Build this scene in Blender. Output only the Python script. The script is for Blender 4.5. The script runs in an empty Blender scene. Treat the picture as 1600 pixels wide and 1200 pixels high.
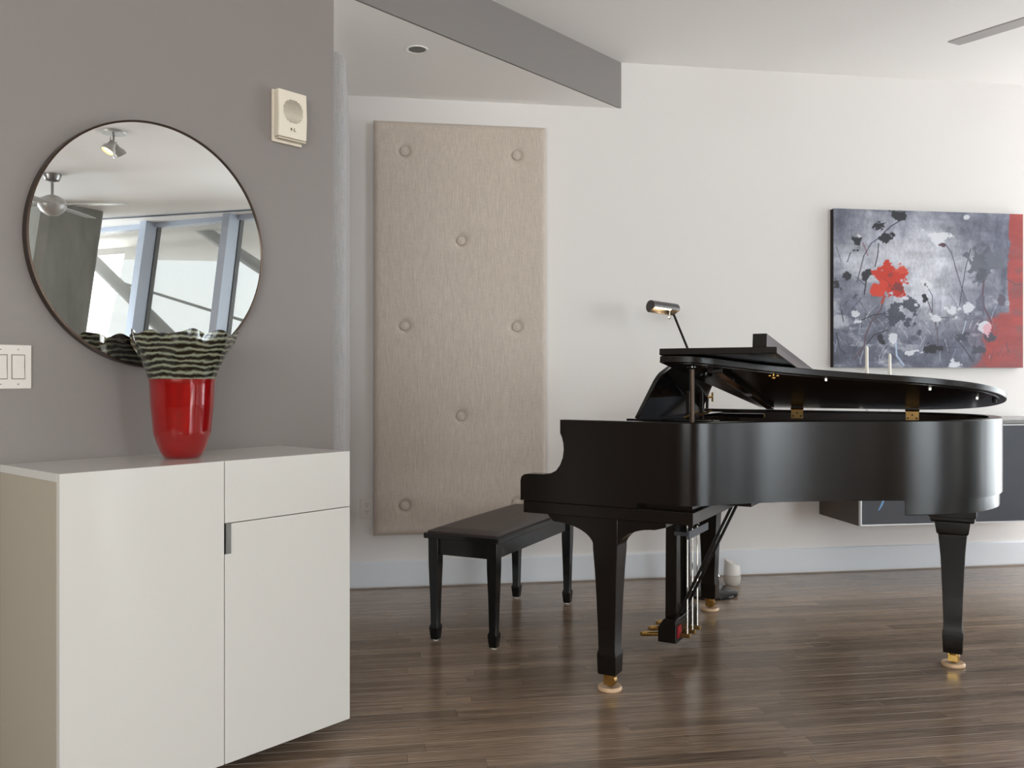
import bpy, math, random
import numpy as np
from mathutils import Vector, Matrix
random.seed(7)
rng = np.random.RandomState(11)
PI = math.pi
SC = bpy.context.scene
COL = SC.collection

# ------------------------------------------------------------------ camera, light, exposure
cam_d = bpy.data.cameras.new('camera'); cam = bpy.data.objects.new('camera', cam_d); COL.objects.link(cam)
cam.location = (0, 0, 1.17); cam.rotation_euler = (PI/2, 0, 0)
cam_d.sensor_width = 36; cam_d.lens = 1390/1600*36; cam_d.shift_y = -10/1600
cam_d.clip_start = .05
SC.camera = cam
SC.view_settings.view_transform = 'Standard'; SC.view_settings.look = 'None'
SC.view_settings.gamma = 1; SC.view_settings.use_curve_mapping = False
SC.view_settings.exposure = 0.15
SC.cycles.use_denoising = True
SC.cycles.max_bounces = 10; SC.cycles.diffuse_bounces = 6; SC.cycles.glossy_bounces = 6
SC.cycles.transmission_bounces = 8; SC.cycles.transparent_max_bounces = 12
SC.cycles.sample_clamp_indirect = 6
SC.cycles.caustics_reflective = False; SC.cycles.caustics_refractive = False
world = bpy.data.worlds.new('world'); SC.world = world; world.use_nodes = True
wn = world.node_tree.nodes; wl = world.node_tree.links
bg = wn['Background']; bg.inputs['Strength'].default_value = 2.2
tc = wn.new('ShaderNodeTexCoord'); sp = wn.new('ShaderNodeSeparateXYZ'); rp = wn.new('ShaderNodeValToRGB')
wl.new(tc.outputs['Generated'], sp.inputs[0]); wl.new(sp.outputs['Z'], rp.inputs[0]); wl.new(rp.outputs[0], bg.inputs[0])
rp.color_ramp.elements[0].position = 0.0; rp.color_ramp.elements[0].color = (.80, .82, .84, 1)
rp.color_ramp.elements[1].position = .6; rp.color_ramp.elements[1].color = (.80, .89, 1, 1)

def sky_fill_light(name, loc, w, h, rz, tilt, power, col):
    l = bpy.data.lights.new(name, 'AREA'); l.shape = 'RECTANGLE'; l.size = w; l.size_y = h
    l.energy = power; l.color = col
    o = bpy.data.objects.new(name, l); COL.objects.link(o)
    o.location = loc; o.rotation_euler = (PI/2+tilt, 0, rz)
    return o

# frames of reference of the room (metres)
BA = math.radians(8.87)                       # back wall direction
BD = Vector((math.cos(BA), math.sin(BA), 0)); BN = Vector((math.sin(BA), -math.cos(BA), 0))
BP = Vector((-.894, 4.93, 0))                 # a point of the back wall
GA = math.radians(49.38)                      # grey wall direction
GD = Vector((math.cos(GA), math.sin(GA), 0)); GN = Vector((math.sin(GA), -math.cos(GA), 0))
GE = Vector((-.668, 3.339, 0))                # end corner of the grey wall
WD = Vector((-.54, .8417, 0)); WN = Vector((.8417, .54, 0))   # window wall along / outwards
WP = Vector((7.05, .87, 0))                   # on the window wall at ceiling height
CEIL = 3.0
LEAN = .50                                    # facade leans out this much over the room height

sky_fill_light('daylight_and_fill', WP + WD*(-3.5) + WN*.9 + Vector((0, 0, 1.5)), 3.3, 2.9, math.atan2(WD.y, WD.x), .25, 330, (1, .985, .965))
sky_fill_light('daylight_and_fill', WP + WD*(4.1) + WN*.9 + Vector((0, 0, 1.6)), 2.9, 2.9, math.atan2(WD.y, WD.x), .25, 125, (.92, .96, 1))
sky_fill_light('daylight_and_fill', (7.3, -3.9, 1.5), 3.3, 2.9, 0, .2, 390, (.90, .95, 1))
sky_fill_light('daylight_and_fill', (-.9, -4.0, 1.6), 4.4, 2.6, 0, .45, 310, (1, .985, .96))  # added fill light behind an invented rear-left window

# ------------------------------------------------------------------ helpers
def srgb(r, g, b):
    f = lambda c: (c/255/12.92) if c/255 <= .04045 else ((c/255+.055)/1.055)**2.4
    return (f(r), f(g), f(b), 1)

def mat(name, col, rough=.5, metal=0, spec=.5, coat=0, coat_rough=.1, bump=None, var=None, trans=0, ior=1.45, emit=None, sheen=0):
    m = bpy.data.materials.new(name); m.use_nodes = True
    n = m.node_tree.nodes; l = m.node_tree.links; b = n['Principled BSDF']
    b.inputs['Base Color'].default_value = col; b.inputs['Roughness'].default_value = rough
    b.inputs['Metallic'].default_value = metal; b.inputs['Specular IOR Level'].default_value = spec
    b.inputs['Coat Weight'].default_value = coat; b.inputs['Coat Roughness'].default_value = coat_rough
    b.inputs['Transmission Weight'].default_value = trans; b.inputs['IOR'].default_value = ior
    b.inputs['Sheen Weight'].default_value = sheen
    if emit:
        b.inputs['Emission Color'].default_value = emit[0]; b.inputs['Emission Strength'].default_value = emit[1]
    if bump or var:
        t = n.new('ShaderNodeTexCoord'); mp = n.new('ShaderNodeMapping'); l.new(t.outputs['Object'], mp.inputs[0])
        nz = n.new('ShaderNodeTexNoise'); l.new(mp.outputs[0], nz.inputs['Vector'])
        sc = (bump or var)
        mp.inputs['Scale'].default_value = sc[0]; nz.inputs['Scale'].default_value = sc[1]; nz.inputs['Detail'].default_value = 5
        if bump:
            bp = n.new('ShaderNodeBump'); bp.inputs['Strength'].default_value = bump[2]; bp.inputs['Distance'].default_value = bump[3]
            l.new(nz.outputs['Fac'], bp.inputs['Height']); l.new(bp.outputs[0], b.inputs['Normal'])
        if var:
            cr = n.new('ShaderNodeMapRange'); cr.inputs[1].default_value = .3; cr.inputs[2].default_value = .7
            cr.inputs[3].default_value = 1-var[2]; cr.inputs[4].default_value = 1+var[2]
            l.new(nz.outputs['Fac'], cr.inputs[0])
            mx = n.new('ShaderNodeVectorMath'); mx.operation = 'SCALE'; mx.inputs[0].default_value = col[:3]
            l.new(cr.outputs[0], mx.inputs['Scale']); l.new(mx.outputs[0], b.inputs['Base Color'])
    return m

class MB:
    def __init__(s): s.v = []; s.f = []
    def add(s, vs, fs):
        o = len(s.v); s.v += [tuple(p) for p in vs]; s.f += [tuple(i+o for i in f) for f in fs]; return s
    def box(s, x0, y0, z0, x1, y1, z1):
        return s.add([(x0,y0,z0),(x1,y0,z0),(x1,y1,z0),(x0,y1,z0),(x0,y0,z1),(x1,y0,z1),(x1,y1,z1),(x0,y1,z1)],
                     [(0,3,2,1),(4,5,6,7),(0,1,5,4),(1,2,6,5),(2,3,7,6),(3,0,4,7)])
    def rings(s, rings, cap=True, closed=True):
        k = len(rings[0]); o = len(s.v)
        for r in rings: s.v += [tuple(p) for p in r]
        for i in range(len(rings)-1):
            for j in range(k if closed else k-1):
                a = o+i*k+j; b = o+i*k+(j+1) % k
                s.f.append((a, b, b+k, a+k))
        if cap:
            s.f.append(tuple(o+j for j in reversed(range(k))))
            s.f.append(tuple(o+(len(rings)-1)*k+j for j in range(k)))
        return s
    def prism(s, poly, z0, z1):            # poly in xy, counter-clockwise
        return s.rings([[(x,y,z0) for x,y in poly], [(x,y,z1) for x,y in poly]])
    def prism_y(s, poly, y0, y1):          # poly in xz
        return s.rings([[(x,y1,z) for x,z in poly], [(x,y0,z) for x,z in poly]])
    def square_loft(s, cx, cy, prof, asp=1):       # prof: (z, half)
        return s.rings([[(cx-h,cy-h*asp,z),(cx+h,cy-h*asp,z),(cx+h,cy+h*asp,z),(cx-h,cy+h*asp,z)] for z,h in prof])
    def lathe(s, prof, n=32, c=(0,0), cap=True):   # prof: (r,z)
        return s.rings([[(c[0]+r*math.cos(2*PI*j/n), c[1]+r*math.sin(2*PI*j/n), z) for j in range(n)] for r,z in prof], cap)
    def tube(s, pts, r, n=10, cap=True):
        pts = [Vector(p) for p in pts]; rs = r if isinstance(r, (list,tuple)) else [r]*len(pts)
        rings = []; up = None
        for i,p in enumerate(pts):
            d = (pts[min(i+1,len(pts)-1)]-pts[max(i-1,0)]).normalized()
            if up is None: up = Vector((0,0,1)) if abs(d.z) < .9 else Vector((1,0,0))
            a = d.cross(up).normalized(); b = a.cross(d).normalized(); up = b
            rings.append([p+(a*math.cos(-2*PI*j/n)+b*math.sin(-2*PI*j/n))*rs[i] for j in range(n)])
        return s.rings(rings, cap)
    def ball(s, c, r, n=14, sq=1):
        c = Vector(c); pr = [(max(r*math.sin(PI*i/n), 1e-5), c.z-r*sq*math.cos(PI*i/n)) for i in range(n+1)]
        return s.lathe(pr, n, (c.x, c.y))
    def build(s, name, m, parent=None, bevel=0, smooth=35, segs=2, mtx=None):
        me = bpy.data.meshes.new(name); me.from_pydata(s.v, [], s.f); me.validate()
        ob = bpy.data.objects.new(name, me); COL.objects.link(ob)
        import bmesh
        b = bmesh.new(); b.from_mesh(me); bmesh.ops.recalc_face_normals(b, faces=b.faces); b.to_mesh(me); b.free()
        if smooth:
            me.polygons.foreach_set('use_smooth', [True]*len(me.polygons)); me.set_sharp_from_angle(angle=math.radians(smooth))
        me.materials.append(m)
        if parent: ob.parent = parent
        if mtx is not None: ob.matrix_local = mtx
        if bevel:
            md = ob.modifiers.new('bevel', 'BEVEL'); md.width = bevel; md.segments = segs; md.limit_method = 'ANGLE'; md.harden_normals = False
        return ob

def thing(name, label, cat, loc=(0,0,0), rz=0, group=None):
    o = bpy.data.objects.new(name, None); COL.objects.link(o); o.empty_display_size = .1
    o.location = loc; o.rotation_euler = (0,0,rz); o['label'] = label; o['category'] = cat
    if group: o['group'] = group
    return o
def tag(o, label, cat, group=None):
    o['label'] = label; o['category'] = cat
    if group: o['group'] = group
    return o
def struct(o): o['kind'] = 'structure'; return o
def catmull(P, n=8, closed=False):
    P = [Vector(p) for p in P]; out = []
    N = len(P)
    for i in range(N if closed else N-1):
        g = (lambda k: P[k % N]) if closed else (lambda k: P[max(0, min(N-1, k))])
        a,b,c,d = g(i-1), g(i), g(i+1), g(i+2)
        for j in range(n):
            t = j/n
            out.append(.5*((2*b)+(c-a)*t+(2*a-5*b+4*c-d)*t*t+(3*b-a-3*c+d)*t**3))
    if not closed: out.append(P[-1])
    return out

# ------------------------------------------------------------------ materials
M_white = mat('white_wall_paint', srgb(229,225,222), .6, bump=((1,1,1), 60, .04, .002), spec=.3)
M_ceil = mat('ceiling_paint', srgb(249,247,244), .75, spec=.2)
M_grey = mat('grey_wall_paint', srgb(140,133,130), .34, bump=((1,1,1), 90, .05, .0015), spec=.35)
M_soffit = mat('soffit_paint', srgb(132,127,124), .6, spec=.3)
M_base = mat('baseboard_paint', srgb(224,227,232), .35)
M_rear = mat('rear_wall_paint', srgb(150,122,98), .7)
M_alu = mat('window_aluminium', srgb(190,198,212), .4, metal=0.2)
M_seal = mat('black_seal', srgb(40,46,56), .5)
M_steel = mat('painted_steel', srgb(150,152,156), .5)
M_conc = mat('concrete', srgb(142,142,136), .85, var=((1,1,.35), 5, .16))
M_black = mat('ebony_satin', srgb(18,13,10), .22, spec=.42, bump=((1.2,1.2,60), 7, .06, .0006))
M_ebony_in = mat('mahogany_inside', srgb(38,22,14), .32, spec=.5)
M_lidunder = mat('lid_satin', srgb(30,22,18), .2, spec=.5)
M_gloss = mat('ebony_polish', srgb(14,13,13), .06, spec=.6)
M_bench = mat('bench_lacquer', srgb(20,20,20), .14, spec=.55)
M_leather = mat('brown_leather', srgb(58,49,48), .42, bump=((1,1,1), 260, .12, .001))
M_brass = mat('brass', srgb(205,165,95), .22, metal=1)
M_dullbrass = mat('aged_brass', srgb(150,118,72), .35, metal=1)
M_chrome = mat('polished_steel', srgb(215,212,205), .12, metal=1)
M_nickel = mat('brushed_nickel', srgb(150,148,146), .32, metal=1)
M_gun = mat('gunmetal_shade', srgb(92,90,90), .3, metal=.8)
M_cup = mat('caster_cup_wood', srgb(212,178,142), .35)
M_gold = mat('iron_plate_gold', srgb(120,78,38), .4, metal=.6)
M_sound = mat('spruce_board', srgb(150,96,52), .45)
M_felt = mat('red_felt', srgb(150,22,30), .9)
M_key = mat('key_ivory', srgb(230,226,214), .3)
M_lacq = mat('white_lacquer', srgb(222,220,215), .07, spec=.5)
M_lacq_side = mat('shaded_cream_lacquer', srgb(190,181,164), .12, spec=.5)  # cream tone darkened to carry the shade on the cabinet's side
M_dark = mat('shadow_gap_black', srgb(22,22,22), .6)
M_mirror = mat('mirror_silver', (.93,.94,.94,1), 0.0, metal=1)
M_bronze = mat('dark_bronze', srgb(70,56,46), .3, metal=.7)
M_plastic = mat('ivory_plastic', srgb(232,222,204), .4)
M_switch = mat('white_plastic', srgb(226,220,214), .32)
M_hole = mat('grille_shadow', srgb(120,105,90), .8)
M_cons_side = mat('brown_veneer', srgb(70,58,50), .4, var=((1,1,14), 6, .15))
M_glassgrey = mat('grey_back_painted_glass', srgb(84,86,92), .16, spec=.5)
M_constop = mat('grey_console_top', srgb(150,150,148), .25)
M_wax = mat('white_wax', srgb(238,234,224), .45)
M_canvas_side = mat('canvas_black_edge', srgb(38,33,32), .7)
M_fabric_sp = mat('speaker_mesh', srgb(196,188,180), .9)
M_fanw = mat('fan_silver', srgb(184,182,179), .38, metal=.35)
M_bulb = mat('lamp_glow', (1,.8,.5,1), .5, emit=((1,.72,.38,1), 9))
M_blue = mat('blue_paint', srgb(120,172,222), .3)

def panel_fabric(name, c):
    m = bpy.data.materials.new(name); m.use_nodes = True
    n = m.node_tree.nodes; l = m.node_tree.links; b = n['Principled BSDF']; b.inputs['Roughness'].default_value = .9
    b.inputs['Specular IOR Level'].default_value = .15; b.inputs['Sheen Weight'].default_value = .25
    t = n.new('ShaderNodeTexCoord')
    outs = []
    for sc in ((230, 230, 9), (30, 30, 200)):
        mp = n.new('ShaderNodeMapping'); mp.inputs['Scale'].default_value = sc; l.new(t.outputs['Object'], mp.inputs[0])
        nz = n.new('ShaderNodeTexNoise'); nz.inputs['Scale'].default_value = 1.6; nz.inputs['Detail'].default_value = 3
        l.new(mp.outputs[0], nz.inputs['Vector']); outs.append(nz)
    ad = n.new('ShaderNodeMath'); ad.operation = 'ADD'; l.new(outs[0].outputs['Fac'], ad.inputs[0]); ha = n.new('ShaderNodeMath'); ha.operation = 'MULTIPLY_ADD'; ha.inputs[1].default_value = .45; ha.inputs[2].default_value = .275; l.new(outs[1].outputs['Fac'], ha.inputs[0]); l.new(ha.outputs[0], ad.inputs[1])
    rmp = n.new('ShaderNodeMapRange'); rmp.inputs[1].default_value = .7; rmp.inputs[2].default_value = 1.3; rmp.inputs[3].default_value = .80; rmp.inputs[4].default_value = 1.2
    l.new(ad.outputs[0], rmp.inputs[0])
    vm = n.new('ShaderNodeVectorMath'); vm.operation = 'SCALE'; vm.inputs[0].default_value = c[:3]; l.new(rmp.outputs[0], vm.inputs['Scale'])
    l.new(vm.outputs[0], b.inputs['Base Color'])
    bp = n.new('ShaderNodeBump'); bp.inputs['Strength'].default_value = .35; bp.inputs['Distance'].default_value = .0015
    l.new(ad.outputs[0], bp.inputs['Height']); l.new(bp.outputs[0], b.inputs['Normal'])
    return m
M_fabric = panel_fabric('taupe_linen', srgb(198,185,173))
M_fabric2 = panel_fabric('pale_linen', srgb(182,180,180))

def floor_mat():
    m = bpy.data.materials.new('dark_oak_floor'); m.use_nodes = True
    n = m.node_tree.nodes; l = m.node_tree.links; b = n['Principled BSDF']
    t = n.new('ShaderNodeTexCoord'); oi = n.new('ShaderNodeObjectInfo')
    att = n.new('ShaderNodeAttribute'); att.attribute_name = 'tone'
    rnd = n.new('ShaderNodeMath'); rnd.operation = 'ADD'; l.new(att.outputs['Fac'], rnd.inputs[0])
    rs = n.new('ShaderNodeMath'); rs.operation = 'MULTIPLY'; rs.inputs[1].default_value = .55; l.new(oi.outputs['Random'], rs.inputs[0]); l.new(rs.outputs[0], rnd.inputs[1])
    off = n.new('ShaderNodeCombineXYZ'); mu = n.new('ShaderNodeMath'); mu.operation = 'MULTIPLY'; mu.inputs[1].default_value = 37
    l.new(rnd.outputs[0], mu.inputs[0]); l.new(mu.outputs[0], off.inputs[0]); l.new(mu.outputs[0], off.inputs[1])
    ad = n.new('ShaderNodeVectorMath'); ad.operation = 'ADD'; l.new(t.outputs['Object'], ad.inputs[0]); l.new(off.outputs[0], ad.inputs[1])
    mp = n.new('ShaderNodeMapping'); mp.inputs['Scale'].default_value = (1.2, 20, 1); l.new(ad.outputs[0], mp.inputs[0])
    nz = n.new('ShaderNodeTexNoise'); nz.inputs['Scale'].default_value = 1.6; nz.inputs['Detail'].default_value = 7; nz.inputs['Roughness'].default_value = .62; nz.inputs['Distortion'].default_value = .5
    l.new(mp.outputs[0], nz.inputs['Vector'])
    mp2 = n.new('ShaderNodeMapping'); mp2.inputs['Scale'].default_value = (.9, 11, 1); l.new(ad.outputs[0], mp2.inputs[0])
    wv = n.new('ShaderNodeTexWave'); wv.bands_direction = 'Y'; wv.inputs['Scale'].default_value = 3.0; wv.inputs['Distortion'].default_value = 9; wv.inputs['Detail'].default_value = 3; wv.inputs['Detail Scale'].default_value = 1.2
    l.new(mp2.outputs[0], wv.inputs['Vector'])
    mix = n.new('ShaderNodeMix'); mix.data_type = 'FLOAT'; mix.inputs[0].default_value = .32; l.new(nz.outputs['Fac'], mix.inputs[2]); l.new(wv.outputs['Fac'], mix.inputs[3])
    cr = n.new('ShaderNodeValToRGB'); e = cr.color_ramp.elements
    e[0].position = .25; e[0].color = srgb(92,78,66); e[1].position = .75; e[1].color = srgb(164,142,121)
    x = cr.color_ramp.elements.new(.48); x.color = srgb(129,110,94)
    l.new(mix.outputs[0], cr.inputs[0])
    mr = n.new('ShaderNodeMapRange'); mr.inputs[3].default_value = .74; mr.inputs[4].default_value = 1.2; l.new(rnd.outputs[0], mr.inputs[0]); mr.inputs[2].default_value = .55
    vm = n.new('ShaderNodeVectorMath'); vm.operation = 'SCALE'; l.new(cr.outputs[0], vm.inputs[0]); l.new(mr.outputs[0], vm.inputs['Scale'])
    l.new(vm.outputs[0], b.inputs['Base Color'])
    b.inputs['Roughness'].default_value = .2; b.inputs['Specular IOR Level'].default_value = .5
    bp = n.new('ShaderNodeBump'); bp.inputs['Strength'].default_value = .12; bp.inputs['Distance'].default_value = .0006
    l.new(mix.outputs[0], bp.inputs['Height']); l.new(bp.outputs[0], b.inputs['Normal'])
    return m
M_floor = floor_mat()

def pane_mat(name, tint, gloss):
    m = bpy.data.materials.new(name); m.use_nodes = True; n = m.node_tree.nodes; l = m.node_tree.links
    n.remove(n['Principled BSDF']); o = n['Material Output']
    tr = n.new('ShaderNodeBsdfTransparent'); tr.inputs[0].default_value = tint
    gl = n.new('ShaderNodeBsdfGlossy' if gloss else 'ShaderNodeBsdfTranslucent')
    if gloss: gl.inputs['Roughness'].default_value = .0
    else: gl.inputs[0].default_value = (.8,.78,.72,1)
    mx = n.new('ShaderNodeMixShader'); mx.inputs[0].default_value = .05 if gloss else .10
    l.new(tr.outputs[0], mx.inputs[1]); l.new(gl.outputs[0], mx.inputs[2]); l.new(mx.outputs[0], o.inputs[0])
    return m
M_pane = pane_mat('window_glass', (.95,.97,.97,1), True)
M_shade = pane_mat('roller_shade', (.76,.755,.74,1), False)

# ------------------------------------------------------------------ the room shell
def wall_poly(name, pts, z0, z1, m, bevel=0):
    return struct(MB().prism([(p[0], p[1]) for p in pts], z0, z1).build(name, m, smooth=0, bevel=bevel))
def ccw(pts):
    a = sum(pts[i][0]*pts[(i+1) % len(pts)][1]-pts[(i+1) % len(pts)][0]*pts[i][1] for i in range(len(pts)))
    return pts if a > 0 else pts[::-1]
wall_back_l = BP+BD*(-.35); wall_back_r = BP+BD*5.2
wall_poly('wall_back', ccw([wall_back_l, wall_back_r, wall_back_r-BN*.15, wall_back_l-BN*.15]), 0, CEIL+.05, M_white)
g_far = GE-GD*7
wall_poly('wall_left', ccw([GE, g_far, g_far-GN*.2, GE-GN*.2]), 0, CEIL, M_grey, .003)
nl = lambda y: Vector((-.81-.166*(y-3.85), y, 0))
wall_poly('wall_niche', ccw([nl(3.47), nl(5.0), nl(5.0)+Vector((-.15,0,0)), nl(3.47)+Vector((-.15,0,0))]), 0, 2.735, M_white)
rear_l = Vector((g_far.x, -3.3, 0)); rear_r = WP-WD*5.0
for xa, xb, za, zb in ((-5.6,-3.2,0,CEIL),(1.4,5.75,0,CEIL),(9.05,10.2,0,CEIL),(-3.2,1.4,2.86,CEIL),(5.75,9.05,2.93,CEIL),(-3.2,1.4,0,.9),(5.75,9.05,0,.03)):
    wall_poly('wall_rear', [(xa,-3.45),(xb,-3.45),(xb,-3.3),(xa,-3.3)], za, zb, M_rear)
wall_poly('wall_side', ccw([Vector((-5.35,-3.3,0)), Vector((-5.2,-3.3,0)), Vector((-5.2,-1.9,0)), Vector((-5.35,-1.9,0))]), 0, CEIL, M_rear)
wall_poly('ceiling', [(-6,-3.5),(10.5,-3.5),(10.5,7),(-6,7)], CEIL, CEIL+.12, M_ceil)
soff = Vector((.653, 5.19, 0))
s2 = soff-GD*3.2
c0 = soff+BD*.0
wall_poly('ceiling_niche', ccw([soff-GN*.012, s2-GN*.012, s2-GN*2.2, BP-BD*1.2+Vector((0,.1,0)), BP-BD*1.2+Vector((0,.12,0)), soff+BN*(-.02)]), 2.734, CEIL, M_ceil)
wall_poly('soffit_fascia', ccw([soff+GD*.01, s2, s2-GN*.012, soff-GN*.012+GD*.01]), 2.734, CEIL, M_soffit)
# baseboard along the back wall, with a small top bevel and a shadow gap at the floor
bb = MB()
def wallpt(t, off, z): p = BP+BD*t+BN*off; return (p.x, p.y, z)
prof = [(0,.010),(.016,.010),(.016,.142),(.012,.148),(0,.148)]
bb.rings([[wallpt(t, o, z) for o,z in prof] for t in (-.1, 4.6)])
struct(bb.build('baseboard_back', M_base, smooth=0))
bn = MB(); 
bn.rings([[tuple(nl(y)+Vector((o,0,z))) for o,z in prof] for y in (3.5, 4.93)])
struct(bn.build('baseboard_niche', M_base, smooth=0))

# floor: slab + boards running along the back wall
fl = struct(MB().prism([(-6,-3.5),(10.5,-3.5),(10.5,7),(-6,7)], -.06, -.013).build('floor', M_dark, smooth=0))
fo = Matrix.Rotation(BA, 4, 'Z')
PW = .068
def plank_mesh(L):
    me = MB().rings([[(0,g,-.0132),(L-.0006,g,-.0132),(L-.0006,PW-.0003,-.0132),(0,PW-.0003,-.0132)] for g in (.0003,)]+
                    [[(0,.0003,-.0012),(L-.0006,.0003,-.0012),(L-.0006,PW-.0003,-.0012),(0,PW-.0003,-.0012)],
                     [(.0004,.0007,0),(L-.001,.0007,0),(L-.001,PW-.0007,0),(.0004,PW-.0007,0)]])
    o = me.build('plank', M_floor, fl, smooth=0); return o
lens = [.45,.6,.75,.9,1.05,1.2]
protos = {}
R = BA
def inview(x, y):   # near enough to be picked apart one by one
    wx = x*math.cos(R)-y*math.sin(R); wy = x*math.sin(R)+y*math.cos(R)
    return wy > 2.3 and -1.0 < wx < wy*.62+.4
rest = MB(); tone = []
k0 = int(-4.2/PW); k1 = int(6.3/PW)
cnt = 0
for k in range(k0, k1):
    y = k*PW; x = -7+random.random()*.9
    while x < 10:
        L = random.choice(lens); near = 2.2 < y < 4.35
        if near and cnt < 298 and (inview(x, y) or inview(x+L, y)):
            if L not in protos: o = protos[L] = plank_mesh(L)
            else: o = protos[L].copy(); COL.objects.link(o)
            o.parent = fl
            o.matrix_local = fo @ Matrix.Translation((x, y, 0)); cnt += 1
        else:
            tn = random.random()*.55
            q = [(x,y+.0003),(x+L-.0006,y+.0003),(x+L-.0006,y+PW-.0003),(x,y+PW-.0003)]
            q = [(a*math.cos(R)-b*math.sin(R), a*math.sin(R)+b*math.cos(R)) for a,b in q]
            rest.add([(a,b,-.0132) for a,b in q]+[(a,b,0) for a,b in q], [(4,5,6,7),(0,1,5,4),(1,2,6,5),(2,3,7,6),(3,0,4,7)])
            tone += [tn]*8
        x += L
ro = rest.build('distant_planks', M_floor, fl, smooth=0); ro['kind'] = 'stuff'
# the joined boards keep the object's own axes along the boards
ro.data.transform(Matrix.Rotation(-R, 4, 'Z')); ro.matrix_local = fo
at = ro.data.attributes.new('tone', 'FLOAT', 'POINT')
at.data.foreach_set('value', tone[:len(ro.data.vertices)])

# window wall: leaning aluminium mullions, panes, roller shades, valance
def wpt(t, z, off=0):   # t along the facade, z height, off outwards
    p = WP+WD*t+WN*(off-LEAN*(CEIL-z)/CEIL); return Vector((p.x, p.y, z))
bays = [-4.95,-3.7,-2.47,-1.23,0,1.24,2.48,3.72,5.0]
def slant_box(mb, t0, t1, z0, z1, o0, o1):
    c = [wpt(t,z,o) for z in (z0,z1) for t,o in ((t0,o0),(t1,o0),(t1,o1),(t0,o1))]
    return mb.add(c, [(0,3,2,1),(4,5,6,7),(0,1,5,4),(1,2,6,5),(2,3,7,6),(3,0,4,7)])
for i,(a,b) in enumerate(zip(bays, bays[1:])):
    w = struct(slant_box(slant_box(MB(), a, b, 0, .12, -.05, .1), a, b, 2.945, CEIL, -.03, .1).build('window_%d' % (i+1), M_alu, smooth=0))
    slant_box(MB(), a+.05, b-.05, .12, 2.945, .04, .05).build('pane', M_pane, w, smooth=0)
    slant_box(MB(), a-.05, a+.05, 0, CEIL, -.17, .06).build('mullion', M_alu, w, smooth=0)
    slant_box(slant_box(MB(), a+.05, a+.062, .12, 2.945, .0, .06), b-.062, b-.05, .12, 2.945, .0, .06).build('gasket', M_seal, w, smooth=0)
    if -2.5 < a < 2.0: slant_box(MB(), a+.06, b-.06, .12, 2.945, -.004, -.001).build('roller_shade', M_shade, w, smooth=0)
# ------------------------------------------------------------------ outside: braces of the facade
for i,(xa,xb,za,zb) in enumerate([(5.75+k*1.1,6.85+k*1.1,.03,2.93) for k in range(3)]+[(-3.2+k*1.15,-2.05+k*1.15,.9,2.86) for k in range(4)]):  # second list: rear-left windows, added to let in fill light
    w = struct(MB().box(xa,-3.45,za,xa+.05,-3.30,zb).box(xb-.05,-3.45,za,xb,-3.30,zb).box(xa+.05,-3.45,za,xb-.05,-3.36,za+.05).box(xa+.05,-3.45,zb-.05,xb-.05,-3.36,zb).build('window_%d' % (i+9), M_alu, smooth=0))
    MB().box(xa+.05,-3.41,za+.05,xb-.05,-3.40,zb-.05).build('pane', M_pane, w, smooth=0)
EXT = [((7.936,.885,3.324),(6.6,2.602,2.14),.075,'upper white steel brace crossing outside the middle window'),
       ((9.6,-1.54,3.87),(6.9,1.765,.94),.085,'long lower steel brace slanting down outside the windows'),
       ((8.4,-.1,2.5),(6.6,2.46,1.67),.018,'thin steel rod between the braces outside the windows')]
for a,b,r,lab in EXT:
    o = MB().tube([a,b], r, 12).build('facade_brace', M_steel); tag(o, lab, 'brace')

# concrete column leaning with the facade
cc = Vector((6.28,.02,0)); h = .37
def colring(z):
    sh = -WN*LEAN*(CEIL-z)/CEIL; out = []
    ch = .07
    pts = [(-h+ch,-h),(h-ch,-h),(h,-h+ch),(h,h-ch),(h-ch,h),(-h+ch,h),(-h,h-ch),(-h,-h+ch)]
    a = math.radians(35)
    for x,y in pts:
        out.append((cc.x+sh.x+x*math.cos(a)-y*math.sin(a), cc.y+sh.y+x*math.sin(a)+y*math.cos(a), z))
    return out
o = MB().rings([colring(-.01), colring(CEIL)]).build('trim_column', M_conc, smooth=0); struct(o)

# slot diffuser in the ceiling by the windows
t = thing('slot_diffuser', 'long dark linear air slot in the ceiling above the windows', 'vent', (6.28,1.48,CEIL), math.atan2(1.109,-.52))
mb = MB()
mb.box(-1.4,-.045,-.006,1.4,-.03,.0).box(-1.4,.03,-.006,1.4,.045,.0)
mb.build('frame', M_alu, t, smooth=0); MB().box(-1.4,-.03,-.004,1.4,.03,.0).build('slot', M_dark, t, smooth=0)

# ------------------------------------------------------------------ piano
TH = math.radians(7.7)
P0 = (.325, 3.261, 0); PR = -math.radians(28.87)
pn = thing('grand_piano', 'satin black grand piano with lid on its short stick and folded front flap', 'piano', P0, PR)
outer = [(.14,0),(.22,0),(.29,0),(.335,.010),(.375,.042),(.415,.088),(.47,.150),(.55,.235),(.65,.318),(.76,.395),(.88,.470),(1.0,.54),(1.10,.615),(1.19,.71),(1.25,.82),(1.285,.95),(1.29,1.08),(1.27,1.20),(1.215,1.32),(1.12,1.415),(1.0,1.468),(.86,1.48),(.6,1.48),(.3,1.48),(.14,1.48)]
oc = [Vector((p[0],p[1],0)) for p in catmull([(a,b,0) for a,b in outer], 6)]
def inset(c, d):
    out = []
    for i,p in enumerate(c):
        t_ = (c[min(i+1,len(c)-1)]-c[max(i-1,0)]).normalized(); nrm = Vector((-t_.y, t_.x, 0))
        out.append(p+nrm*d)
    return out
ic = inset(oc, .048)
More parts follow.
